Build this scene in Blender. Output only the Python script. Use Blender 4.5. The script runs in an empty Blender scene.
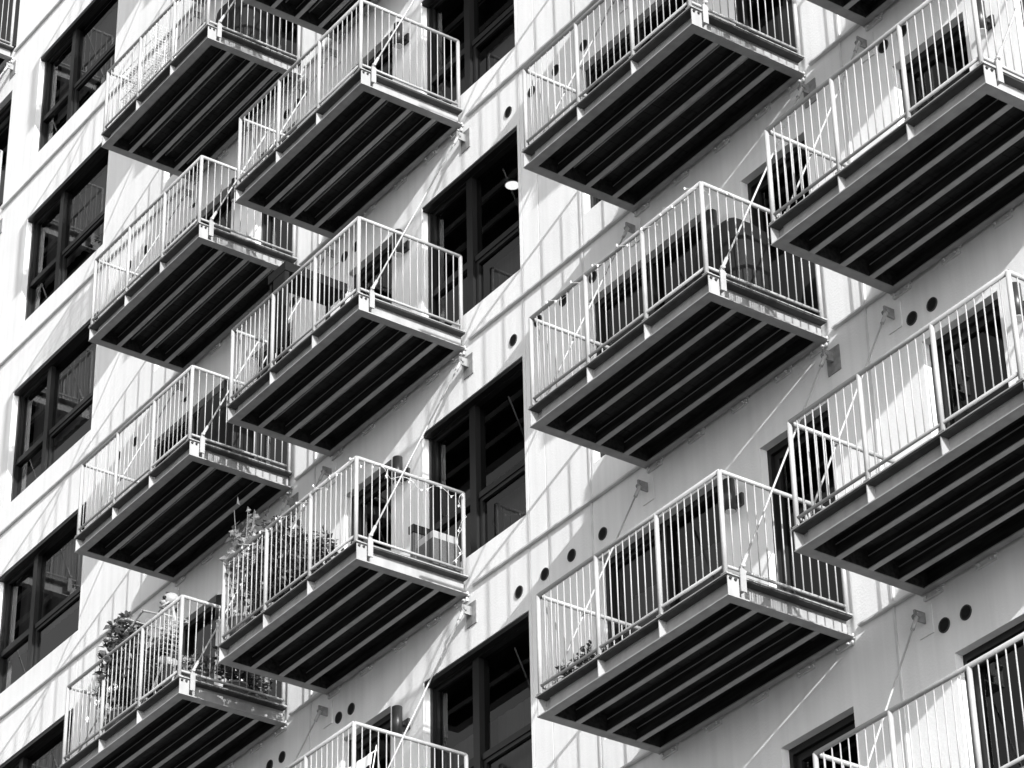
import bpy, math, random
from mathutils import Vector, Matrix
R = math.radians
random.seed(7)
S = bpy.context.scene
COL = S.collection
Z0 = 27.6                                   # height of the fitted origin above the street

# ------------------------------------------------------------------ camera
cam_d = bpy.data.cameras.new('camera')
cam = bpy.data.objects.new('camera', cam_d); COL.objects.link(cam)
F, P, YW, RO = 3101.1033, 0.5668, 0.9452, -0.0219
fw = Vector((-math.sin(YW)*math.cos(P), math.cos(YW)*math.cos(P), math.sin(P)))
rt = Vector((math.cos(YW), math.sin(YW), 0)); up = rt.cross(fw)
r2 = rt*math.cos(RO)+up*math.sin(RO); u2 = -rt*math.sin(RO)+up*math.cos(RO)
M = Matrix((r2, u2, -fw)).transposed().to_4x4()
M.translation = Vector((29.1572, -15.9246, -25.967+Z0))
cam.matrix_world = M
cam_d.sensor_width = 36; cam_d.lens = F*36/1024
cam_d.clip_start = 0.2; cam_d.clip_end = 2000
S.camera = cam
S.render.resolution_x = 1024; S.render.resolution_y = 768

# ------------------------------------------------------------------ light
SUNV = Vector((5.4, -1.42, 1.94)).normalized()          # towards the sun
sl = bpy.data.lights.new('sun', 'SUN'); sl.energy = 3.0; sl.angle = R(0.42); sl.color = (1, 1, 1)
so = bpy.data.objects.new('sun', sl); COL.objects.link(so)
so.rotation_euler = SUNV.to_track_quat('Z', 'Y').to_euler(); so.location = (60, -40, 60)
W = bpy.data.worlds.new('World'); S.world = W; W.use_nodes = True
nt = W.node_tree; nt.nodes.clear()
out = nt.nodes.new('ShaderNodeOutputWorld'); bg = nt.nodes.new('ShaderNodeBackground')
sky = nt.nodes.new('ShaderNodeTexSky'); sky.sky_type = 'NISHITA'; sky.sun_disc = False
sky.sun_elevation = math.asin(SUNV.z); sky.sun_rotation = math.atan2(SUNV.x, SUNV.y)
sep = nt.nodes.new('ShaderNodeRGBToBW')            # black-and-white film
nt.links.new(sky.outputs[0], sep.inputs[0]); nt.links.new(sep.outputs[0], bg.inputs[0])
nt.links.new(bg.outputs[0], out.inputs[0]); bg.inputs[1].default_value = 0.15
S.view_settings.view_transform = 'Standard'; S.view_settings.look = 'None'
S.view_settings.gamma = 1; S.view_settings.use_curve_mapping = False
S.view_settings.exposure = 1.26

# ------------------------------------------------------------------ materials
def mat(name, base, rough=.6, spec=.4, metal=0, noise=0, nscale=8, stretch=(1, 1, 1), bump=0, bscale=60, streak=0):
    m = bpy.data.materials.new(name); m.use_nodes = True
    t = m.node_tree; b = t.nodes['Principled BSDF']
    b.inputs['Base Color'].default_value = (base, base, base, 1)
    b.inputs['Roughness'].default_value = rough
    b.inputs['Specular IOR Level'].default_value = spec
    b.inputs['Metallic'].default_value = metal
    tc = t.nodes.new('ShaderNodeTexCoord'); geo = t.nodes.new('ShaderNodeNewGeometry')
    cur = None
    def layer(scale, st, lo, hi, amt, prev, detail=5):
        mp = t.nodes.new('ShaderNodeMapping'); mp.inputs['Scale'].default_value = st
        nz = t.nodes.new('ShaderNodeTexNoise'); nz.inputs['Scale'].default_value = scale; nz.inputs['Detail'].default_value = detail
        rp = t.nodes.new('ShaderNodeMapRange')
        rp.inputs['From Min'].default_value = lo; rp.inputs['From Max'].default_value = hi
        rp.inputs['To Min'].default_value = 1-amt; rp.inputs['To Max'].default_value = 1
        t.links.new(geo.outputs['Position'], mp.inputs[0]); t.links.new(mp.outputs[0], nz.inputs['Vector'])
        t.links.new(nz.outputs['Fac'], rp.inputs['Value'])
        if prev is None: return rp.outputs[0]
        mu = t.nodes.new('ShaderNodeMath'); mu.operation = 'MULTIPLY'
        t.links.new(prev, mu.inputs[0]); t.links.new(rp.outputs[0], mu.inputs[1]); return mu.outputs[0]
    if noise: cur = layer(nscale, stretch, .3, .65, noise, cur)
    if streak: cur = layer(1.0, (9, 9, .35), .35, .6, streak, cur, 7)
    if cur is not None:
        mu = t.nodes.new('ShaderNodeMath'); mu.operation = 'MULTIPLY'; mu.inputs[1].default_value = base
        t.links.new(cur, mu.inputs[0]); t.links.new(mu.outputs[0], b.inputs['Base Color'])
    if bump:
        nz = t.nodes.new('ShaderNodeTexNoise'); nz.inputs['Scale'].default_value = bscale; nz.inputs['Detail'].default_value = 6
        bp = t.nodes.new('ShaderNodeBump'); bp.inputs['Strength'].default_value = bump; bp.inputs['Distance'].default_value = .01
        t.links.new(geo.outputs['Position'], nz.inputs['Vector'])
        t.links.new(nz.outputs['Fac'], bp.inputs['Height']); t.links.new(bp.outputs[0], b.inputs['Normal'])
    return m
wall_m = mat('painted_concrete', .80, .85, .2, noise=.06, nscale=1.6, bump=.25, bscale=45, streak=.07)
flash_m = mat('flashing_metal', .68, .5, .4, noise=.2, nscale=6)
steel_m = mat('white_painted_steel', .34, .5, .4, noise=.15, nscale=5, streak=.15)
rail_m = mat('white_painted_rail', .36, .4, .4, noise=.12, nscale=14)
joist_m = mat('steel_joist', .42, .55, .4, noise=.22, nscale=7)
soffit_m = mat('dark_boards_and_shade', .045, .75, .25, noise=.7, nscale=5, stretch=(.6, 5, 5))  # dark boards; also puts painted shade on the joist webs and lining
overhang_m = mat('dark_edge_board', .07, .7, .2, noise=.4, nscale=9)
deck_m = mat('deck_top', .12, .8, .2, noise=.3)
galv_m = mat('galvanised_steel', .30, .5, .4, metal=.1, noise=.3, nscale=20)
rod_m = mat('tie_rod_steel', .40, .4, .5, noise=.1)
bracket_m = mat('bracket_paint', .62, .5, .4, noise=.25, nscale=12)
frame_m = mat('dark_window_frame', .010, .4, .3)
lamp_m = mat('black_lamp_metal', .03, .35, .5)
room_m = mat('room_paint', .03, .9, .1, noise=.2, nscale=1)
blind_m = mat('blind_cloth', .30, .9, .1, noise=.12, nscale=3, stretch=(12, 12, .3))
asphalt_m = mat('asphalt', .11, .9, .2, noise=.3, nscale=.6)
pave_m = mat('pavement', .20, .85, .2, noise=.2, nscale=2)
leaf_m = mat('leaf', .055, .4, .5, noise=.5, nscale=25)
leaf2_m = mat('pale_leaf', .22, .45, .5, noise=.4, nscale=25)
pot_m = mat('clay_pot', .22, .8, .2, noise=.2)
stem_m = mat('stem', .12, .8, .2)
bone_m = mat('bone_plastic', .30, .5, .4, noise=.15, nscale=40)
cloth_m = mat('black_cover', .006, .7, .2, bump=.6, bscale=12)
wicker_m = mat('wicker', .09, .7, .3, noise=.5, nscale=90)
wire_m = mat('wire', .7, .4, .5)
flower_m = mat('petal', .8, .6, .2)
opp_m = mat('grey_render', .20, .9, .2, noise=.15, nscale=.4)
vent_m = mat('vent_black', .015, .7, .2)
lens_m = bpy.data.materials.new('lamp_glow'); lens_m.use_nodes = True
b = lens_m.node_tree.nodes['Principled BSDF']; b.inputs['Emission Color'].default_value = (1, 1, 1, 1); b.inputs['Emission Strength'].default_value = 1.0
glass_m = bpy.data.materials.new('window_glass'); glass_m.use_nodes = True
t = glass_m.node_tree; t.nodes.clear()
o_ = t.nodes.new('ShaderNodeOutputMaterial'); mx = t.nodes.new('ShaderNodeMixShader'); tr = t.nodes.new('ShaderNodeBsdfTransparent')
gl = t.nodes.new('ShaderNodeBsdfGlossy'); fr = t.nodes.new('ShaderNodeFresnel'); fr.inputs[0].default_value = 1.5
tr.inputs[0].default_value = (.45, .45, .45, 1); gl.inputs[0].default_value = (.75, .75, .75, 1); gl.inputs['Roughness'].default_value = .015
t.links.new(fr.outputs[0], mx.inputs[0]); t.links.new(tr.outputs[0], mx.inputs[1]); t.links.new(gl.outputs[0], mx.inputs[2]); t.links.new(mx.outputs[0], o_.inputs[0])

# ------------------------------------------------------------------ helpers
class MB:
    def __init__(s): s.v = []; s.f = []; s.sm = []
    def add(s, vs, fs, smooth=False):
        n = len(s.v); s.v += [tuple(v) for v in vs]; s.f += [tuple(i+n for i in f) for f in fs]; s.sm += [smooth]*len(fs)
    def box(s, x0, x1, y0, y1, z0, z1):
        s.add([(x0, y0, z0), (x1, y0, z0), (x1, y1, z0), (x0, y1, z0), (x0, y0, z1), (x1, y0, z1), (x1, y1, z1), (x0, y1, z1)],
              [(0, 3, 2, 1), (4, 5, 6, 7), (0, 1, 5, 4), (1, 2, 6, 5), (2, 3, 7, 6), (3, 0, 4, 7)]); return s
    def tube(s, pts, r, n=8, rr=None):
        pts = [Vector(p) for p in pts]; k = len(pts); vs = []; up = Vector((0, 0, 1))
        for i, p in enumerate(pts):
            d = (pts[min(i+1, k-1)]-pts[max(i-1, 0)]).normalized()
            a = d.cross(up if abs(d.z) < .9 else Vector((1, 0, 0))).normalized(); bb = d.cross(a)
            q = r if rr is None else rr[i]
            for j in range(n):
                t = 2*math.pi*j/n; vs.append(p+a*math.cos(t)*q+bb*math.sin(t)*q)
        fs = [(i*n+j, i*n+(j+1) % n, (i+1)*n+(j+1) % n, (i+1)*n+j) for i in range(k-1) for j in range(n)]
        s.add(vs, fs, True); m = len(s.v)-len(vs)
        s.f += [tuple(m+j for j in range(n))[::-1], tuple(m+(k-1)*n+j for j in range(n))]; s.sm += [False, False]; return s
    def ball(s, c, rx, ry=None, rz=None, n=10, m=7, rot=None):
        ry = ry or rx; rz = rz or rx; vs = []; c = Vector(c)
        for i in range(1, m):
            a = math.pi*i/m
            for j in range(n):
                t = 2*math.pi*j/n; p = Vector((math.sin(a)*math.cos(t)*rx, math.sin(a)*math.sin(t)*ry, math.cos(a)*rz))
                vs.append(c+(rot @ p if rot else p))
        vs.append(c+(rot @ Vector((0, 0, rz)) if rot else Vector((0, 0, rz)))); vs.append(c-(rot @ Vector((0, 0, rz)) if rot else Vector((0, 0, rz))))
        fs = [(i*n+j, (i+1)*n+j, (i+1)*n+(j+1) % n, i*n+(j+1) % n) for i in range(m-2) for j in range(n)]
        fs += [((m-1)*n, j, (j+1) % n) for j in range(n)] + [((m-1)*n+1, (m-2)*n+(j+1) % n, (m-2)*n+j) for j in range(n)]
        s.add(vs, fs, True); return s
    def lathe(s, c, prof, n=16):
        c = Vector(c); vs = [c+Vector((math.cos(2*math.pi*j/n)*r, math.sin(2*math.pi*j/n)*r, z)) for r, z in prof for j in range(n)]; k = len(prof)
        s.add(vs, [(i*n+j, i*n+(j+1) % n, (i+1)*n+(j+1) % n, (i+1)*n+j) for i in range(k-1) for j in range(n)], True)
        m = len(s.v)-len(vs); s.f += [tuple(m+j for j in range(n))[::-1], tuple(m+(k-1)*n+j for j in range(n))]; s.sm += [False, False]; return s
    def mesh(s, name, m):
        me = bpy.data.meshes.new(name); me.from_pydata(s.v, [], s.f); me.materials.append(m)
        me.polygons.foreach_set('use_smooth', s.sm); me.update(); return me
    def build(s, name, m, parent=None, loc=(0, 0, 0)):
        return link(name, s.mesh(name, m), parent, loc)
def link(name, me, parent=None, loc=(0, 0, 0)):
    o = bpy.data.objects.new(name, me); COL.objects.link(o); o.parent = parent; o.location = loc; return o
def tag(o, label=None, cat=None, group=None, kind=None):
    for k, v in (('label', label), ('category', cat), ('group', group), ('kind', kind)):
        if v: o[k] = v
    return o
def thing(name, label, cat, loc=(0, 0, 0), group=None, rz=0):
    o = bpy.data.objects.new(name, None); COL.objects.link(o); o.location = loc; o.rotation_euler.z = rz; o.empty_display_size = .1
    return tag(o, label, cat, group)
def copy_tree(o, parent=None, kids={}):
    c = o.copy(); COL.objects.link(c); c.parent = parent
    for ch in KIDS.get(o.name, []):
        copy_tree(ch, c)
    return c
KIDS = {}
def index_kids():
    KIDS.clear()
    for o in bpy.data.objects:
        if o.parent: KIDS.setdefault(o.parent.name, []).append(o)

# ------------------------------------------------------------------ ground
g = MB(); g.add([(-600, -600, 0), (600, -600, 0), (600, 600, 0), (-600, 600, 0)], [(0, 1, 2, 3)]); tag(g.build('ground', asphalt_m), kind='structure')
g = MB(); g.box(-24, 20, -4.5, -.02, .004, .13); tag(g.build('pavement', pave_m), kind='structure')

# ------------------------------------------------------------------ apartment building
FL = [Z0-1.79-3*k for k in range(-4, 9)]       # level of the underside of every row of balconies
XB, XC, XD, XE, XA = .0902, 3.6166, 9.3008, 12.8505, -8.56
OPEN = [  # x0, x1, sill, head, kind
    (-7.35, -5.82, .24, 2.36, 'door'), (-4.92, -2.44, .49, 2.39, 'bay0'), (-.75, 1.10, .5, 2.40, 'window'), (1.72, 2.67, .24, 2.40, 'door'),
    (3.88, 4.83, .24, 2.37, 'door'), (5.44, 7.31, .47, 2.38, 'bay1'), (8.46, 10.31, .5, 2.41, 'window'), (10.93, 11.88, .24, 2.41, 'door'),
    (13.13, 14.08, .24, 2.36, 'door'), (14.69, 16.55, .47, 2.38, 'bay1')]
SEAMS = [-2.40, 3.25, 7.36, 7.66, 8.40, 12.48, -10.2, 17.6]
bld = thing('apartment_building', 'white rendered apartment block whose whole facade carries the balconies and dark windows', 'building', (0, 0, 0))
xs = sorted(set([-24., 20.] + [v for o in OPEN for v in o[:2]] + [v for s_ in SEAMS for v in (s_-.006, s_+.006)]))
wall = MB()
def zone(z):
    for zb in FL:
        if zb <= z < zb+3: return zb
    return None
zs = sorted(set([0., FL[0]+3.4] + [zb+v for zb in FL for v in (.0, .24, .47, .49, .5, 2.36, 2.37, 2.38, 2.39, 2.40, 2.41)]))
def is_open(xm, zm):
    zb = zone(zm)
    if zb is None or zb < 1: return False
    return any(o[0] < xm < o[1] and o[2] < zm-zb < o[3] for o in OPEN)
def is_seam(xm): return any(abs(xm-s_) < .006 for s_ in SEAMS)
for i in range(len(xs)-1):
    xm = (xs[i]+xs[i+1])/2; run = None
    y = .012 if is_seam(xm) else 0
    for j in range(len(zs)):
        solid = j < len(zs)-1 and not is_open(xm, (zs[j]+zs[j+1])/2)
        if solid and run is None: run = zs[j]
        if not solid and run is not None:
            wall.add([(xs[i], y, run), (xs[i+1], y, run), (xs[i+1], y, zs[j]), (xs[i], y, zs[j])], [(0, 1, 2, 3)]); run = None
    if y:
        for x in (xs[i], xs[i+1]): wall.add([(x, 0, 0), (x, y, 0), (x, y, zs[-1]), (x, 0, zs[-1])], [(0, 1, 2, 3)])
RV = .24
for zb in FL:
    if zb < 1: continue
    for x0, x1, a, c, k in OPEN:
        a += zb; c += zb
        wall.add([(x0, 0, a), (x1, 0, a), (x1, 0, c), (x0, 0, c), (x0, RV, a), (x1, RV, a), (x1, RV, c), (x0, RV, c)],
                 [(0, 1, 5, 4), (1, 2, 6, 5), (2, 3, 7, 6), (3, 0, 4, 7)])
top = FL[0]+3.4
wall.add([(-24, 0, 0), (-24, 12, 0), (-24, 12, top), (-24, 0, top), (20, 0, 0), (20, 12, 0), (20, 12, top), (20, 0, top)],
         [(0, 1, 2, 3), (4, 5, 6, 7), (1, 5, 6, 2), (3, 2, 6, 7)])
wall.build('wall', wall_m, bld)
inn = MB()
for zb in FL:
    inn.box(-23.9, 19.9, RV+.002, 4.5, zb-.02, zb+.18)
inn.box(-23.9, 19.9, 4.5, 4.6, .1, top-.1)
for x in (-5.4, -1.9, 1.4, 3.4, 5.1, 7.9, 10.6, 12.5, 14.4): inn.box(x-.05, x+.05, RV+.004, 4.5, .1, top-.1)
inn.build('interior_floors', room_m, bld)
rf = MB().box(-24.1, 20.1, -.1, 12.1, top, top+.25); rf.build('roof', wall_m, bld)

# windows and doors: one mesh set per kind, shared by every storey
def opening_set(x0, x1, a, c, kind, blind):
    res = []
    fr_ = MB(); y0, y1 = .085, .20; kind.startswith('bay') and fr_.box(x0+.004, x1-.004, .012, .085, c-.05, c-.002)
    w = .045
    fr_.box(x0, x0+w, y0, y1, a, c); fr_.box(x1-w, x1, y0, y1, a, c); fr_.box(x0+w, x1-w, y0, y1, c-w-.02, c); fr_.box(x0+w, x1-w, y0, y1, a, a+w)
    sash = MB()
    def pane(px0, px1, pz0, pz1, s=.035):
        sash.box(px0, px0+s, .12, .175, pz0, pz1); sash.box(px1-s, px1, .12, .175, pz0, pz1)
        sash.box(px0+s, px1-s, .12, .175, pz0, pz0+s); sash.box(px0+s, px1-s, .12, .175, pz1-s, pz1)
    if kind.startswith('bay'):
        m0 = x0+.80 if kind == 'bay1' else x0+.92
        fr_.box(m0-.035, m0+.075, y0, y1, a+w, c-w-.02)
        fr_.box(x0+w, m0-.05, y0+.02, y1, a+.70, a+.77); fr_.box(m0+.09, x1-w, y0+.02, y1, a+.70, a+.77)
        pane(m0+.09, x1-w, a+w, a+.70, .045)
        pane(x0+w, m0-.05, a+.77, c-w-.02)
    elif kind == 'window':
        m0 = (x0+x1)/2
        fr_.box(m0-.035, m0+.035, y0, y1, a+w, c-w-.02)
        pane(x0+w, m0-.035, a+w, c-w-.02)
    else:
        pane(x0+w, x1-w, a+w, c-w-.02, .07)
        fr_.box(x0, x1, -.03, y0, a-.03, a)
    res.append(('frame', fr_.mesh('frame', frame_m))); res.append(('sash', sash.mesh('sash', frame_m)))
    gm = MB(); gm.add([(x0+.03, .15, a+.03), (x1-.03, .15, a+.03), (x1-.03, .15, c-.03), (x0+.03, .15, c-.03)], [(0, 1, 2, 3)])
    res.append(('glass', gm.mesh('glass', glass_m)))
    return res
def blind_mesh(x0, x1, z0, z1, fold=.03):
    m = MB(); n = max(6, int((x1-x0)/.05)); vs = []
    for i in range(n+1):
        x = x0+(x1-x0)*i/n; y = .34+fold*math.sin(i*1.9)+random.uniform(-.006, .006); vs += [(x, y, z0), (x, y, z1)]
    m.add(vs, [(2*i, 2*i+2, 2*i+3, 2*i+1) for i in range(n)], False); return m.mesh('curtain', blind_m)
for oi, (x0, x1, a, c, kind) in enumerate(OPEN):
    ms = opening_set(x0, x1, a, c, kind, None)
    vis = range(1, 11)
    for fi in vis:
        zb = FL[fi]
        nm = 'door' if kind == 'door' else 'window'
        fo = link(nm, ms[0][1], bld, (0, 0, zb))
        link('sash', ms[1][1], fo); link('glass', ms[2][1], fo)
        rnd = random.Random(oi*31+fi)
        if kind == 'window':
            link('curtain', blind_mesh(x0+.05, x0+(x1-x0)*rnd.uniform(.5, .95), a+.03, c-.35-rnd.random()*.2, .02), fo)
        elif kind == 'door' and rnd.random() < .6:
            link('curtain', blind_mesh(x0+.35, x1-.02, a+.03, a+1.1+rnd.random()*.3), fo)
        elif kind == 'bay0':
            link('curtain', blind_mesh(x0+.05, x1-.05, a+.75, c-.05, .01), fo)
        elif kind == 'bay1':
            if zb < Z0-13: link('curtain', blind_mesh(x0+.05, x1-.05, a+.03, a+1.25, .006), fo)
            else: link('curtain', blind_mesh(x0+.9, x1-.05, a+.03, a+.72, .006), fo)
# flashing ledges between the balconies at every floor
def ledge(x0, x1):
    q = .022 if x1 < 0 else .040
    m = MB(); pr = [(-.002, .0), (-q, .0), (-q-.003, q*.4), (-.002, q)]
    vs = [(x, y, z) for x in (x0, x1) for y, z in pr]
    m.add(vs, [(0, 1, 5, 4), (1, 2, 6, 5), (2, 3, 7, 6), (3, 2, 1, 0), (4, 5, 6, 7)]); return m
for (x0, x1) in ((-23.8, XA-.05), (XA+2.76, XB-.05), (XB+2.76, XC-.05), (XC+2.76, XD-.05), (XD+2.76, XE-.05), (XE+2.76, 19.9)):
    me = ledge(x0, x1).mesh('floor_ledge', flash_m)
    for fi in range(1, 11): link('floor_ledge', me, bld, (0, 0, FL[fi]+.075))
for x in (12.48, 8.40, 3.25):
    MB().box(x-.013, x+.013, -.012, .011, .2, top-.2).build('joint_strip', flash_m, bld)
# round wall vents
vm = MB(); n = 20
ring = []
for r_, y in ((.067, -.001), (.067, -.010), (.06, -.012), (.055, -.004)):
    ring += [(math.cos(2*math.pi*j/n)*r_, y, math.sin(2*math.pi*j/n)*r_) for j in range(n)]
vm.add(ring, [(i*n+j, (i+1)*n+j, (i+1)*n+(j+1) % n, i*n+(j+1) % n) for i in range(3) for j in range(n)], True)
collar_me = vm.mesh('wall_vent', overhang_m)
vd = MB(); vd.add([(math.cos(2*math.pi*j/n)*.056, -.005, math.sin(2*math.pi*j/n)*.056) for j in range(n)], [tuple(range(n))[::-1]])
for j in range(5): vd.box(-.05+.004*abs(j-2), .05-.004*abs(j-2), -.011, -.006, -.04+j*.02-.003, -.04+j*.02+.003)
grille_me = vd.mesh('grille', vent_m)
for fi in range(2, 11):
    for x in (7.16, 7.60, 8.05, 8.56, 13.05, 13.31, 3.82, 4.07, 2.41, 2.67, -1.60, -1.16, .12):
        if x in (3.82, 4.07) and fi % 2: continue
        o = link('wall_vent', collar_me, bld, (x, 0, FL[fi]+2.65)); link('grille', grille_me, o)
# wall lamps: up-and-down cylinder on a bracket
lm = MB(); lm.lathe((0, -.13, -.16), [(.055, 0), (.055, .32)], 20); lamp_me = lm.mesh('wall_lamp', lamp_m)
lb = MB(); lb.box(-.05, .05, -.03, -.001, -.07, .05); lb.box(-.02, .02, -.09, -.03, -.03, .01); brk_me = lb.mesh('bracket', lamp_m)
lr = MB(); lr.lathe((0, -.13, -.166), [(.048, 0), (.048, .004)], 20); rim_me = lr.mesh('rim', wire_m)
for fi in range(2, 11):
    for x in (1.41, 5.15, 10.62, 14.40):
        o = link('wall_lamp', lamp_me, bld, (x, 0, FL[fi]+2.02)); link('bracket', brk_me, o); link('rim', rim_me, o)

# building on the far side of the street, mirrored in the panes
ob = thing('office_building', 'plain grey block across the street, seen only mirrored in the windows', 'building', (-60, -62, 0))
m = MB(); m.box(-60, 60, -14, 0, 0, 24); m.build('wall', opp_m, ob)
m = MB().box(-60.2, 60.2, -14.2, .2, 24, 24.5); m.build('roof', opp_m, ob)
wm = MB().box(-.9, .9, .004, .05, -.8, .8).mesh('window', frame_m)
for i in range(16):
    for j in range(4): link('window', wm, ob, (-56+i*7.4, 0, 4+j*4.6))

# ------------------------------------------------------------------ balconies
BW, BD, RH = 2.70, 1.387, 1.220     # width, depth, height of the top of the rail above the underside
def balcony_proto():
    r = thing('balcony', '', 'balcony')
    f = MB()
    # channel sections: flanges turned outward on the front and the two ends
    fl = .085; tt = .011; H = .195
    x0, x1 = 0, BW; yf = -BD; yb = -.03
    f.box(x0, x1, yf, yf+.105, 0, tt); f.box(x0+fl, x1-fl, yf+fl, yf+fl+.009, tt, H-tt)
    for s in (0, 1):
        xa, xb = (x0, x0+.105) if s == 0 else (x1-.105, x1)
        f.box(xa, xb, yf+.105, yb, 0, tt)
        xw = x0+fl if s == 0 else x1-fl-.009
        f.box(xw, xw+.009, yf+fl+.009, yb, tt, H-tt)
    f.box(x0+.105, x1-.105, yb-.07, yb, 0, tt); f.box(x0+fl+.009, x1-fl-.009, yb-.012, yb-.002, tt, H)
    fo = f.build('frame', steel_m, r)
    # stiffeners in the channel below every post
    st = MB().box(-.005, .005, yf+.004, yf+fl, tt, H-tt).mesh('stiffener', steel_m)
    for x in (.90, 1.765): link('stiffener', st, fo, (x, 0, 0))
    for xa, xb, xc, xd in ((.004, .012, .012, .085), (x1-.012, x1-.004, x1-.085, x1-.012)):
        MB().box(xa, xb, yf+.004, yf+.125, tt, H-tt-.001).box(xc, xd, yf+.1, yf+.108, tt, H-tt-.001).build('corner_plate', steel_m, fo)
    # joists
    for y in (-1.02, -.675, -.345):
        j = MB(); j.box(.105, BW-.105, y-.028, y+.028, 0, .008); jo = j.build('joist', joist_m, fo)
        MB().box(.1, BW-.1, y-.022, y+.022, .0085, .168).build('joist_web', soffit_m, jo)  # web coloured dark to paint in the shade between the joists
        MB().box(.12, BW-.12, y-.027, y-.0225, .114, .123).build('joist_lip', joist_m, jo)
    # deck: dark boards across, a folded pan edge round it
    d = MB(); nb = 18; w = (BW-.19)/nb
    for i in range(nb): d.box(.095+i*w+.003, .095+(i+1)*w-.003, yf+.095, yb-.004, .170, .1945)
    d.box(.106, .114, yf+.107, yb-.013, .006, .168); d.box(BW-.114, BW-.106, yf+.107, yb-.013, .006, .168); d.box(.116, BW-.116, yf+.106, yf+.112, .006, .168); d.box(.116, BW-.116, yb-.024, yb-.014, .0112, .168)  # dark lining added inside the frame, standing in for the cavity's shade
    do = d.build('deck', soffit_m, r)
    MB().box(.002, BW-.002, yf+.002, yb, H-tt, H).build('edge_board', overhang_m, do)
    MB().box(-.010, BW+.010, yf-.010, yb, H+.001, H+.010).build('deck_edge', steel_m, do)
    MB().box(.02, BW-.02, yf+.02, yb, H+.011, H+.038).build('walking_surface', deck_m, do)
    rb = MB()
    for y in (-1.19, -.85, -.51, -.19):
        rb.box(.12, BW-.12, y-.006, y+.006, .150, .1699)
    rb.build('deck_rib', joist_m, do)
    # wall brackets
    for x in (.12, .76, 1.41, 2.04, 2.55):
        b_ = MB(); b_.box(x-.11, x+.11, -.028, -.002, -.052, -.008); b_.box(x-.13, x+.13, -.034, -.002, .0, .045); b_.box(x-.09, x+.09, -.02, -.004, -.008, .0)
        b_.tube([(x-.07, -.05, -.03), (x-.07, -.028, -.03)], .012, 6); b_.tube([(x+.07, -.05, -.03), (x+.07, -.028, -.03)], .012, 6)
        b_.build('wall_bracket', bracket_m, fo)
    # railings
    zb_, zt = .29, RH-.02
    pr = .021; yr = yf+.012; xl, xr = .045, BW-.033
    fr_ = MB(); fr_.tube([(xl, yr, zt), (xr, yr, zt)], pr, 10)
    fr_o = fr_.build('front_railing', rail_m, r); MB().tube([(xl, yr, zb_), (xr, yr, zb_)], .015, 8).build('bottom_rail', rail_m, fr_o)
    post = MB().tube([(0, 0, H+.012), (0, 0, zt)], .0225, 10).mesh('post', rail_m)
    bal = MB().tube([(0, 0, zb_), (0, 0, zt)], .0064, 6).mesh('baluster', rail_m)
    foot = MB(); foot.box(-.035, .035, -.03, .03, H+.012, H+.022); foot_me = foot.mesh('post_foot', steel_m)
    px = [xl, xl+(xr-xl)/3, xl+2*(xr-xl)/3, xr]
    for x in px: link('post', post, fr_o, (x, yr, 0)); link('post_foot', foot_me, fr_o, (x, yr+.005, 0))
    for k in range(3):
        for i in range(1, 9): link('baluster', bal, fr_o, (px[k]+(px[k+1]-px[k])*i/9, yr, 0))
    for x in (xl, xr):
        yb2 = -.06
        so_ = MB().tube([(x, yr, zt), (x, yb2, zt)], pr, 10).build('side_railing', rail_m, r); MB().tube([(x, yr, zb_), (x, yb2, zb_)], .015, 8).build('bottom_rail', rail_m, so_)
        link('post', post, so_, (x, yb2, 0)); link('post_foot', foot_me, so_, (x, yb2+.0, 0))
        for i in range(1, 14): link('baluster', bal, so_, (x, yr+(yb2-yr)*i/14, 0))
    # tie rods from a plate on the wall down to the outer corner
    for s, x in ((0, -.006), (1, BW+.02)):
        zt2 = 2.80; yb3 = -1.235; zl = .30
        t_ = MB(); t_.tube([(x, -.10, zt2), (x, yb3, zl)], .0095, 8); to = t_.build('tie_rod', rod_m, r)
        a = Vector((x, -.10, zt2)); c = Vector((x, yb3, zl)); dd = (c-a).normalized()
        MB().tube([a-dd*.03, a+dd*.16], .019, 8).build('turnbuckle', rod_m, to)
        k = MB(); k.tube([c-dd*.14, c+dd*.01], .018, 8); k.tube([(x-.03, yb3, zl), (x+.03, yb3, zl)], .014, 8); k.build('rod_end', rod_m, to)
        lug = MB(); lug.box(x-.006, x+.006, yb3-.03, yb3+.03, .06, zl-.03); lug.box(x-.006, x+.006, yb3-.018, yb3+.018, zl-.03, zl+.02); lug.box(x+(.006 if s == 0 else -.09), x+(.09 if s == 0 else -.006), yb3-.02, yb3+.02, .07, .1)
        lug.build('rod_lug', steel_m, to)
        pl = MB(); pl.box(x-.085, x+.085, -.014, -.002, zt2-.16, zt2+.10); po = pl.build('wall_plate', wall_m if s == 0 else galv_m, r)
        pe = MB(); pe.box(x-.009, x+.009, -.13, -.014, zt2-.05, zt2+.05)
        pe.tube([(x-.03, -.10, zt2), (x+.03, -.10, zt2)], .02, 8); pe.tube([(x-.04, -.10, zt2), (x-.028, -.10, zt2)], .028, 6); pe.build('plate_eye', galv_m, po)
        for bz in (-.12, .07):
            for bx in (-.06, .06):
                pass
    for dy in (.03, .085):
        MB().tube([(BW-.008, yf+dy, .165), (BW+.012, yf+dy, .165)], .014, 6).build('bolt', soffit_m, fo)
    return r
proto = balcony_proto()
index_kids()
COLX = {'A': XA, 'B': XB, 'C': XC, 'D': XD, 'E': XE}
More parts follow.
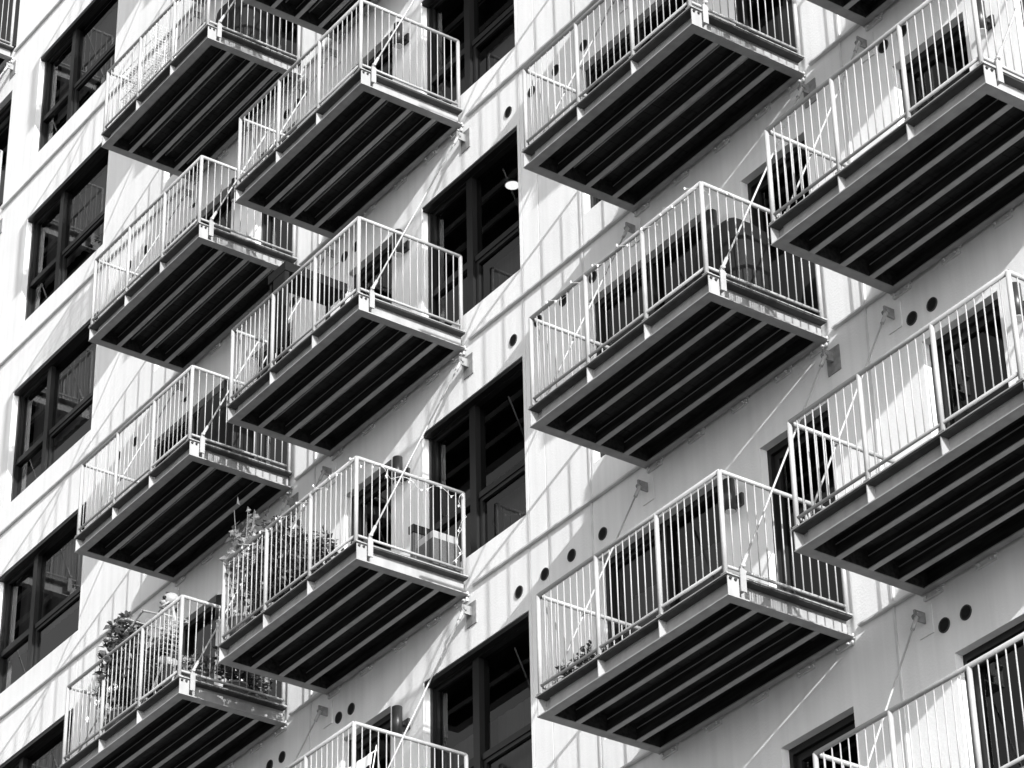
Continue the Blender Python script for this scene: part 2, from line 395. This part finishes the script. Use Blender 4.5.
ROWS = {'A': [4.21, 1.21, -1.79, -4.79, -7.79], 'B': [4.21, 1.21, -1.79, -4.79, -7.79, -10.79], 'C': [4.21, 1.21, -1.79, -4.79, -7.79, -10.79, -13.79],
        'D': [-1.79, -4.79, -7.79, -10.79, -13.79], 'E': [-4.79, -7.79, -10.79, -13.79, -16.79]}
LAB = {
 ('B', -1.79): 'balcony with white wire shelves and a black covered grill, top left of the photo',
 ('B', -4.79): 'bare balcony with no plants, directly below the one with wire shelves',
 ('B', -7.79): 'balcony with a black covered grill, directly above the one with the skeleton',
 ('B', -10.79): 'balcony with a white skeleton leaning over its rail and leafy plants',
 ('C', -1.79): 'underside of a balcony cut by the top edge left of centre',
 ('C', -4.79): 'empty balcony at the top of the second column, beside the topmost dark bay window',
 ('C', -7.79): 'balcony with a tall black bar table on it, second column from the left',
 ('C', -10.79): 'balcony with string lights, tall shrub and wicker seat in the second column',
 ('C', -13.79): 'balcony cut by the bottom edge with a striped towel rack, second column',
 ('D', -7.79): 'large balcony at the top of the third column, rails cut by the top edge',
 ('D', -10.79): 'balcony with a black covered grill and string lights twisted along its corner rails',
 ('D', -13.79): 'balcony low in the third column with small pots in its left corner',
 ('E', -7.79): 'sliver of a balcony underside at the top edge, right of centre',
 ('E', -10.79): 'balcony in the top right corner with a tall spiky plant behind its door glass',
 ('E', -13.79): 'balcony halfway down the right edge with two plants behind its door glass',
 ('E', -16.79): 'balcony railing in the bottom right corner, its deck below the frame',
 ('A', 4.21): 'end of a balcony cut by the left edge near the top left corner',
 ('A', 1.21): 'end of a balcony rail at the left edge below another one',
}
BAL = {}
TOPROW = {'B': -1.79, 'C': -1.79, 'D': -7.79, 'E': -7.79}
first = True
for c, rows in ROWS.items():
    for zb in rows:
        if first: o = proto; first = False
        else: o = copy_tree(proto)
        o.location = (COLX[c], 0, Z0+zb)
        o['label'] = LAB.get((c, zb)) or ('balcony left of the photo, mirrored in the %s bay window of the first column' % {-1.79: 'second', -4.79: 'third', -7.79: 'lowest'}[zb] if c == 'A' else 'balcony above the top edge of the photo, %s row up in the %s column' % ({1: 'first', 2: 'second', 3: 'third'}[round((zb-TOPROW[c])/3)], {'B': 'leftmost', 'C': 'second', 'D': 'third', 'E': 'rightmost'}[c]))
        o['group'] = 'steel balconies hung in columns on the white facade' if (c, zb) in LAB else ('balconies mirrored in the bay windows' if c == 'A' else 'balconies above the top of the picture')
        o['category'] = 'balcony'
        BAL[(c, zb)] = o
DT = .235   # top of the deck above the underside
def at(c, zb, dx, y, dz=DT): return (COLX[c]+dx, y, Z0+zb+dz)

# ------------------------------------------------------------------ things on the balconies
def foliage(cx, cy, z0, rx, ry, rz, n, size, rng, shape='ell'):
    m = MB()
    for _ in range(n):
        while True:
            p = Vector((rng.uniform(-1, 1), rng.uniform(-1, 1), rng.uniform(-1, 1)))
            if .25 < p.length < 1: break
        if rng.random() < .35: p *= .8
        q = Vector((cx+p.x*rx, cy+p.y*ry, z0+rz+p.z*rz))
        d = Vector((rng.uniform(-1, 1), rng.uniform(-1, 1), rng.uniform(-.6, .6))).normalized()
        e = d.cross(Vector((rng.uniform(-1, 1), rng.uniform(-1, 1), rng.uniform(-1, 1)))).normalized()
        l = size*rng.uniform(.6, 1.3); w = l*.34; u = d.cross(e)*l*.12
        m.add([q, q+d*l*.45+e*w+u, q+d*l, q+d*l*.45-e*w+u], [(0, 1, 2), (0, 2, 3)])
    return m
def potted(c, zb, dx, y, label, h=.9, r=.25, n=260, size=.1, pot=.15, lm=None, flowers=0, group=None, seed=1, name='potted_plant'):
    rng = random.Random(seed)
    t_ = thing(name, label, 'plant', at(c, zb, dx, y), group)
    p = MB(); p.lathe((0, 0, 0), [(pot*.7, 0), (pot, pot*1.6), (pot*1.1, pot*1.6), (pot*1.1, pot*1.8), (pot*.9, pot*1.8), (pot*.85, pot*1.6)], 18); p.build('pot', pot_m, t_)
    s = MB()
    for k in range(5):
        a = rng.uniform(0, 6.28); s.tube([(0, 0, pot*1.5), (math.cos(a)*r*.4, math.sin(a)*r*.4, h*.6), (math.cos(a)*r*.7, math.sin(a)*r*.7, h*.92)], .008, 5, rr=[.012, .008, .004])
    s.build('stem', stem_m, t_)
    foliage(0, 0, pot*1.6, r, r, (h-pot*1.6)/2, n, size, rng).build('foliage', lm or leaf_m, t_)
    if flowers:
        f = MB()
        for _ in range(flowers):
            q = Vector((rng.uniform(-r, r), -r*rng.uniform(.5, 1), h*rng.uniform(.25, .6)))
            for k in range(6): 
                a = k*math.pi/3; f.ball(q+Vector((math.cos(a)*.025, 0, math.sin(a)*.025)), .02, .01, .02, 6, 4)
            f.ball(q+Vector((0, -.008, 0)), .014, .014, .014, 6, 4)
        f.build('blossoms', flower_m, t_)
    return t_
def grill(c, zb, dx, y, label):
    t_ = thing('covered_grill', label, 'grill', at(c, zb, dx, y), 'black covered grills')
    m = MB(); n = 22
    prof = [(.36, .26, .10), (.38, .28, .3), (.37, .27, .7), (.36, .27, .9), (.33, .25, 1.05), (.24, .18, 1.15), (.1, .08, 1.19)]
    vs = []
    for k, (a, b_, z) in enumerate(prof):
        for j in range(n):
            th = 2*math.pi*j/n; w = 1+.035*math.sin(5*th+k)
            cx = math.copysign(abs(math.cos(th))**.6, math.cos(th)); sy = math.copysign(abs(math.sin(th))**.6, math.sin(th))
            vs.append((cx*a*w, sy*b_*w, z))
    m.add(vs, [(i*n+j, i*n+(j+1) % n, (i+1)*n+(j+1) % n, (i+1)*n+j) for i in range(len(prof)-1) for j in range(n)], True)
    m.f.append(tuple(range(n))[::-1]); m.f.append(tuple((len(prof)-1)*n+j for j in range(n))); m.sm += [False, True]
    m.build('cover', cloth_m, t_)
    for sx in (-.26, .26):
        for sy in (-.17, .17):
            MB().lathe((sx, sy, 0), [(.03, 0), (.04, .03), (.03, .07), (.015, .07), (.015, .12)], 10).build('caster', galv_m, t_)
grill('B', -1.79, 1.98, -.52, 'black covered grill beside the wire shelves on the top left balcony')
grill('B', -7.79, 1.98, -.52, 'black covered grill on the balcony right above the skeleton')
grill('D', -10.79, 2.0, -.50, 'black covered grill in the corner wrapped with string lights')

# wire shelf units
def rack(c, zb, dx, y, w, d, h, rows, label):
    t_ = thing('wire_shelf', label, 'shelf', at(c, zb, dx, y), 'white wire shelves on the top left balcony')
    fr_ = MB()
    for sx in (0, w):
        for sy in (0, d): fr_.tube([(sx, sy, 0), (sx, sy, h)], .009, 6)
    fr_.build('upright', wire_m, t_)
    for k in range(rows):
        z = .08+(h-.1)*k/(rows-1); s = MB()
        for sy in (0, d): s.tube([(0, sy, z), (w, sy, z)], .006, 5)
        for i in range(int(w/.05)+1): s.tube([(i*.05, 0, z), (i*.05, d, z)], .004, 4)
        s.build('shelf', wire_m, t_)
    gb = MB()
    for i in range(int(w/.06)+1): gb.tube([(i*.06, d, .08), (i*.06, d, h)], .0035, 4)
    for k in range(int(h/.07)): gb.tube([(0, d, .08+k*.07), (w, d, .08+k*.07)], .0035, 4)
    gb.build('grid_back', wire_m, t_)
rack('B', -1.79, .12, -1.22, .55, .30, .95, 5, 'lower white wire shelf left in the corner of the top left balcony')
rack('B', -1.79, .72, -1.22, .30, .30, 1.25, 6, 'taller narrow white wire shelf beside the first one')

# tall dark storage shelf on the second-column balcony
t_ = thing('bar_table', 'tall black bar table standing across the balcony above the string lights', 'table', at('C', -7.79, .62, -1.25))
MB().box(-.01, .36, -.02, .80, 1.302, 1.42).build('tabletop', cloth_m, t_)
MB().box(.10, .348, -.016, .0, .30, 1.30).build('front_panel', cloth_m, t_)
for sx in (.02, .33):
    for sy in (.02, .76): MB().box(sx-.02, sx+.02, sy-.02, sy+.02, 0, 1.301).build('leg', cloth_m, t_)

# plants
potted('B', -10.79, .93, -1.10, 'tall dark leafy shrub left of the skeleton rising above the rail', 1.60, .32, 1300, .10, .18, leaf_m, seed=3)
potted('B', -10.79, .80, -1.12, 'white flowered bushy plant behind the rail below the dark shrub', 1.0, .26, 620, .08, .14, leaf2_m, flowers=16, seed=4)
potted('B', -10.79, 1.45, -1.15, 'small-leaved bush between the flowered plant and the skeleton', .86, .22, 480, .07, .13, leaf_m, seed=5)
potted('B', -10.79, 2.40, -1.02, 'low trailing plant in the right front corner of the skeleton balcony', .42, .24, 380, .08, .12, leaf2_m, seed=6)
potted('B', -10.79, 2.38, -.50, 'leafy plant by the right side rail of the skeleton balcony', .8, .24, 420, .08, .13, leaf_m, seed=7)
potted('B', -10.79, 2.3, -.2, 'dense pale plant against the wall on the skeleton balcony', .62, .2, 300, .08, .12, leaf2_m, seed=17)
potted('C', -10.79, .17, -1.22, 'tall pale-leaved shrub in the left corner of the string light balcony', 1.72, .17, 210, .10, .14, leaf2_m, seed=8)
potted('C', -10.79, .50, -.95, 'tall dark shrub beside the pale-leaved one on the string light balcony', 1.46, .34, 1300, .085, .17, leaf_m, seed=9)
potted('C', -10.79, 1.1, -.85, 'lower dark bush right of the tall shrubs on the string light balcony', 1.0, .28, 600, .08, .16, leaf_m, seed=10)
for i, dx in enumerate((.2, .34, .48, .66)):
    potted('D', -13.79, dx, -1.18+.06*(i % 2), ['smallest pot plant in the row, nearest the corner post', 'second tiny pot plant from the corner post', 'third tiny pot plant from the corner post', 'tiny pot plant farthest from the corner post'][i],
           [.26, .32, .36, .24][i], .07, 60, .06, .06, leaf_m, group='tiny pot plants in a balcony corner', seed=20+i)
def spiky(c, zb, dx, y, label, h, seed, dz=DT):
    rng = random.Random(seed); t_ = thing('spiky_plant', label, 'plant', at(c, zb, dx, y, dz))
    MB().lathe((0, 0, 0), [(.10, 0), (.14, .26), (.15, .26), (.15, .3), (.12, .3)], 16).build('pot', pot_m, t_)
    m = MB()
    for k in range(16):
        a = rng.uniform(0, 6.28); l = h*rng.uniform(.6, 1); bend = rng.uniform(.12, .4)
        pts = [Vector((math.cos(a)*bend*s*s, math.sin(a)*bend*s*s, .28+l*s*(1-.18*s))) for s in (0, .25, .5, .75, 1)]
        sd = Vector((-math.sin(a), math.cos(a), 0)); vs = []
        for i, p in enumerate(pts): w = [.012, .02, .018, .012, .002][i]; vs += [p-sd*w, p+sd*w]
        m.add(vs, [(2*i, 2*i+1, 2*i+3, 2*i+2) for i in range(4)])
    m.build('leaves', leaf2_m, t_)
IN = .185     # top of the floor indoors
spiky('E', -13.79, .60, .50, 'thin spiky plant standing just inside the door on the balcony at mid right', 1.45, 3, IN)
spiky('E', -10.79, .62, .50, 'tall spiky plant just inside the door of the top right balcony', 1.4, 5, IN)
t_ = potted('E', -13.79, .85, .48, 'pale broad-leaved plant beside the thin spiky plant behind the door glass', 1.0, .2, 110, .15, .15, leaf2_m, seed=13); t_.location.z -= .05
t_ = potted('E', -16.79, .55, .50, 'broad-leaved plant inside the door of the bottom right balcony', 1.5, .2, 120, .16, .15, leaf2_m, seed=12); t_.location.z -= .05

# wicker seat
t_ = thing('wicker_seat', 'narrow wicker seat with pale cushion and black armrest behind the string light rail', 'seat', at('C', -10.79, 2.42, -.25))
MB().box(-.10, .20, -.16, .17, .03, .36).build('seat', wicker_m, t_)
MB().box(-.16, -.105, -.20, .17, 0, .55).build('arm_panel', wicker_m, t_)
MB().box(-.18, -.09, -.21, .18, .552, .64).build('armrest', frame_m, t_)
MB().box(-.10, .19, -.15, .16, .365, .45).build('cushion', blind_m, t_)
for sx in (-.07, .17):
    for sy in (-.13, .14): MB().tube([(sx, sy, 0), (sx, sy, .03)], .02, 8).build('foot', stem_m, t_)
# rack of towels on the lowest visible balcony
t_ = thing('towel_rack', 'drying rack with striped towels behind the rail at the bottom edge', 'drying rack', at('C', -13.79, 1.25, -.60))
m = MB()
for x in (0, .62): m.tube([(x, -.2, 0), (x, 0, 1.25), (x, .2, 0)], .01, 6)
for z in (.55, .85, 1.2): m.tube([(0, 0, z), (.62, 0, z)], .008, 6)
m.build('frame', wire_m, t_)
for k, (z, mm) in enumerate(((1.2, flower_m), (1.02, blind_m), (.85, flower_m), (.68, lamp_m), (.55, flower_m))):
    q = MB(); n = 12; vs = []
    for i in range(n+1):
        x = .05+.52*i/n; yy = -.012-.01*math.sin(i*1.3); vs += [(x, yy, z), (x, yy-.015, z-.14)]
    q.add(vs, [(2*i, 2*i+1, 2*i+3, 2*i+2) for i in range(n)], True); q.build('towel', mm, t_)

# skeleton decoration leaning on the rail
t_ = thing('skeleton_decoration', 'white plastic skeleton leaning over the balcony rail with one arm reaching out', 'decoration', at('B', -10.79, 1.89, -1.15, DT-.06))
def sk(x, z, y=0): return (x, y, z-DT)
fc = Vector((-.59, -.81, 0)); sd = Vector((.81, -.59, 0)); hc = Vector(sk(.19, 1.535, -.07)); U = Vector((0, 0, 1))
rot = Matrix((fc, sd, U)).transposed()
m = MB(); m.ball(hc-fc*.02, .095, .072, .076, 18, 12, rot); m.ball(hc+fc*.055-U*.035, .045, .048, .042, 12, 8, rot)
m.build('skull', bone_m, t_)
m = MB(); m.tube([hc-U*.055+sd*.05-fc*.01, hc+fc*.06-U*.098+sd*.035, hc+fc*.098-U*.098, hc+fc*.06-U*.098-sd*.035, hc-U*.055-sd*.05-fc*.01], .013, 7); m.build('jaw', bone_m, t_)
for k in (1, -1): MB().ball(hc+fc*(.045 if k == 1 else .068)+sd*(.058 if k == 1 else -.036)-U*.006, .024, .022, .022, 10, 7, rot).build('eye_socket', vent_m, t_)
MB().ball(hc+fc*.098-U*.038, .008, .010, .013, 8, 6, rot).build('nose_hole', vent_m, t_)
m = MB(); m.tube([sk(.21, 1.50, -.05), sk(.22, 1.30), sk(.16, 1.05, .02), sk(.12, .85, .02)], .018, 7)
for k in range(7):
    z = 1.28-k*.055; w = .10+.03*math.sin(k*.45); xx = .21-k*.012
    m.tube([(xx+math.cos(a)*.07-.03, math.sin(a)*w, z-DT-.03*abs(math.cos(a/2))) for a in [i*math.pi*2/12 for i in range(13)]], .0055, 5)
m.tube([sk(.16, 1.28, -.02), sk(.10, .98, -.02)], .012, 6); m.tube([sk(.2, 1.32, -.17), sk(.2, 1.33, .17)], .011, 6); m.build('rib_cage', bone_m, t_)
m = MB(); m.ball(sk(.12, .80, -.06), .035, .07, .06); m.ball(sk(.12, .80, .06), .035, .07, .06); m.tube([sk(.12, .85), sk(.12, .76)], .03, 7); m.build('pelvis', bone_m, t_)
def bone(pts, r, name):
    m = MB()
    for a, b_ in zip(pts, pts[1:]):
        a = Vector(a); b_ = Vector(b_); c1 = a.lerp(b_, .12); c2 = a.lerp(b_, .88)
        m.tube([a, c1, a.lerp(b_, .5), c2, b_], r, 7, rr=[r*1.7, r, r*.8, r, r*1.6])
    return m
def hand(m, p, d):
    p = Vector(p); d = Vector(d).normalized(); s = d.cross(Vector((0, 0, 1))).normalized()
    m.ball(p+d*.03, .032, .026, .016, 8, 6)
    for k in range(4):
        o = s*(k-1.5)*.016; q = p+d*.055+o; m.tube([q, q+d*.045+Vector((0, 0, .004)), q+d*.08+Vector((0, 0, -.012))], .005, 5)
    m.tube([p+d*.02+s*.03, p+d*.05+s*.055+Vector((0, 0, -.01))], .006, 5)
m = bone([sk(.2, 1.31, -.17), sk(-.10, 1.47, -.24), sk(-.36, 1.38, -.24)], .013, 'arm'); hand(m, sk(-.36, 1.38, -.24), (-1, 0, -.3)); m.build('arm', bone_m, t_)
m = bone([sk(.2, 1.32, .17), sk(-.05, 1.28, .0), sk(-.52, 1.56, -.20)], .013, 'arm'); hand(m, sk(-.52, 1.56, -.20), (-1, -.3, .25)); m.build('arm', bone_m, t_)
m = bone([sk(.12, .78, -.08), sk(-.02, .50, -.10), sk(.06, .27, -.05)], .016, 'leg'); m.ball(sk(.02, .262, -.07), .09, .03, .022); m.build('leg', bone_m, t_)
m = bone([sk(.12, .78, .08), sk(.10, .50, .06), sk(.14, .27, .08)], .016, 'leg'); m.ball(sk(.1, .262, .07), .09, .03, .022); m.build('leg', bone_m, t_)

# string lights wound on two railings
def string_lights(c, zb, label, path, seed):
    rng = random.Random(seed); t_ = thing('string_lights', label, 'string lights', at(c, zb, 0, 0, 0), 'string lights wound on rails')
    w = MB(); bl = MB(); pts = []
    for a, b_ in zip(path, path[1:]):
        a = Vector(a); b_ = Vector(b_); n = max(3, int((b_-a).length/.045))
        for i in range(n):
            s = i/n; th = s*n*.8; d = (b_-a).normalized(); u = d.cross(Vector((.3, .5, .2))).normalized(); v_ = d.cross(u)
            rr = .032*rng.uniform(.8, 1.5); pts.append(a.lerp(b_, s)+u*math.cos(th)*rr+v_*math.sin(th)*rr+Vector((0, 0, -.01)))
    w.tube(pts, .003, 4)
    for i, p in enumerate(pts):
        if i % 3 == 0:
            q = p+Vector((rng.uniform(-.02, .02), rng.uniform(-.02, .0), rng.uniform(-.05, .02)))
            w.tube([p, q], .002, 4); bl.ball(q, .010, .010, .016, 6, 5)
            if rng.random() < .22:
                for k in range(5):
                    a = k*2*math.pi/5; bl.tube([q, q+Vector((math.cos(a)*.035, 0, math.sin(a)*.035))], .006, 4, rr=[.009, .001])
    w.build('cable', wire_m, t_); bl.build('bulbs', flower_m, t_)
xl, xr, yr, zt = .045, BW-.04, -BD+.012, RH-.02
string_lights('D', -10.79, 'string lights twisted round the corner above the black covered grill', [(xl+.3, yr, zt), (xr, yr, zt), (xr, -.95, zt)], 1)
string_lights('C', -10.79, 'string lights with star bulbs hung over the wicker seat and down the rear post', [(xl+.4, yr, zt), (xr, yr, zt), (xr, -.6, zt-.08), (xr, -.06, zt), (xr, -.08, .75), (xr, -.16, .30)], 2)

# disc lamp lit under a ceiling behind the bay window
t_ = thing('ceiling_lamp', 'small lit disc lamp on the dark ceiling behind the bay window', 'ceiling lamp', (5.74, 1.06, Z0-7.79+2.979))
MB().lathe((0, 0, -.03), [(.09, 0), (.10, .03)], 20).build('housing', wire_m, t_)
MB().lathe((0, 0, -.034), [(.082, 0), (.082, .003)], 20).build('lens', lens_m, t_)
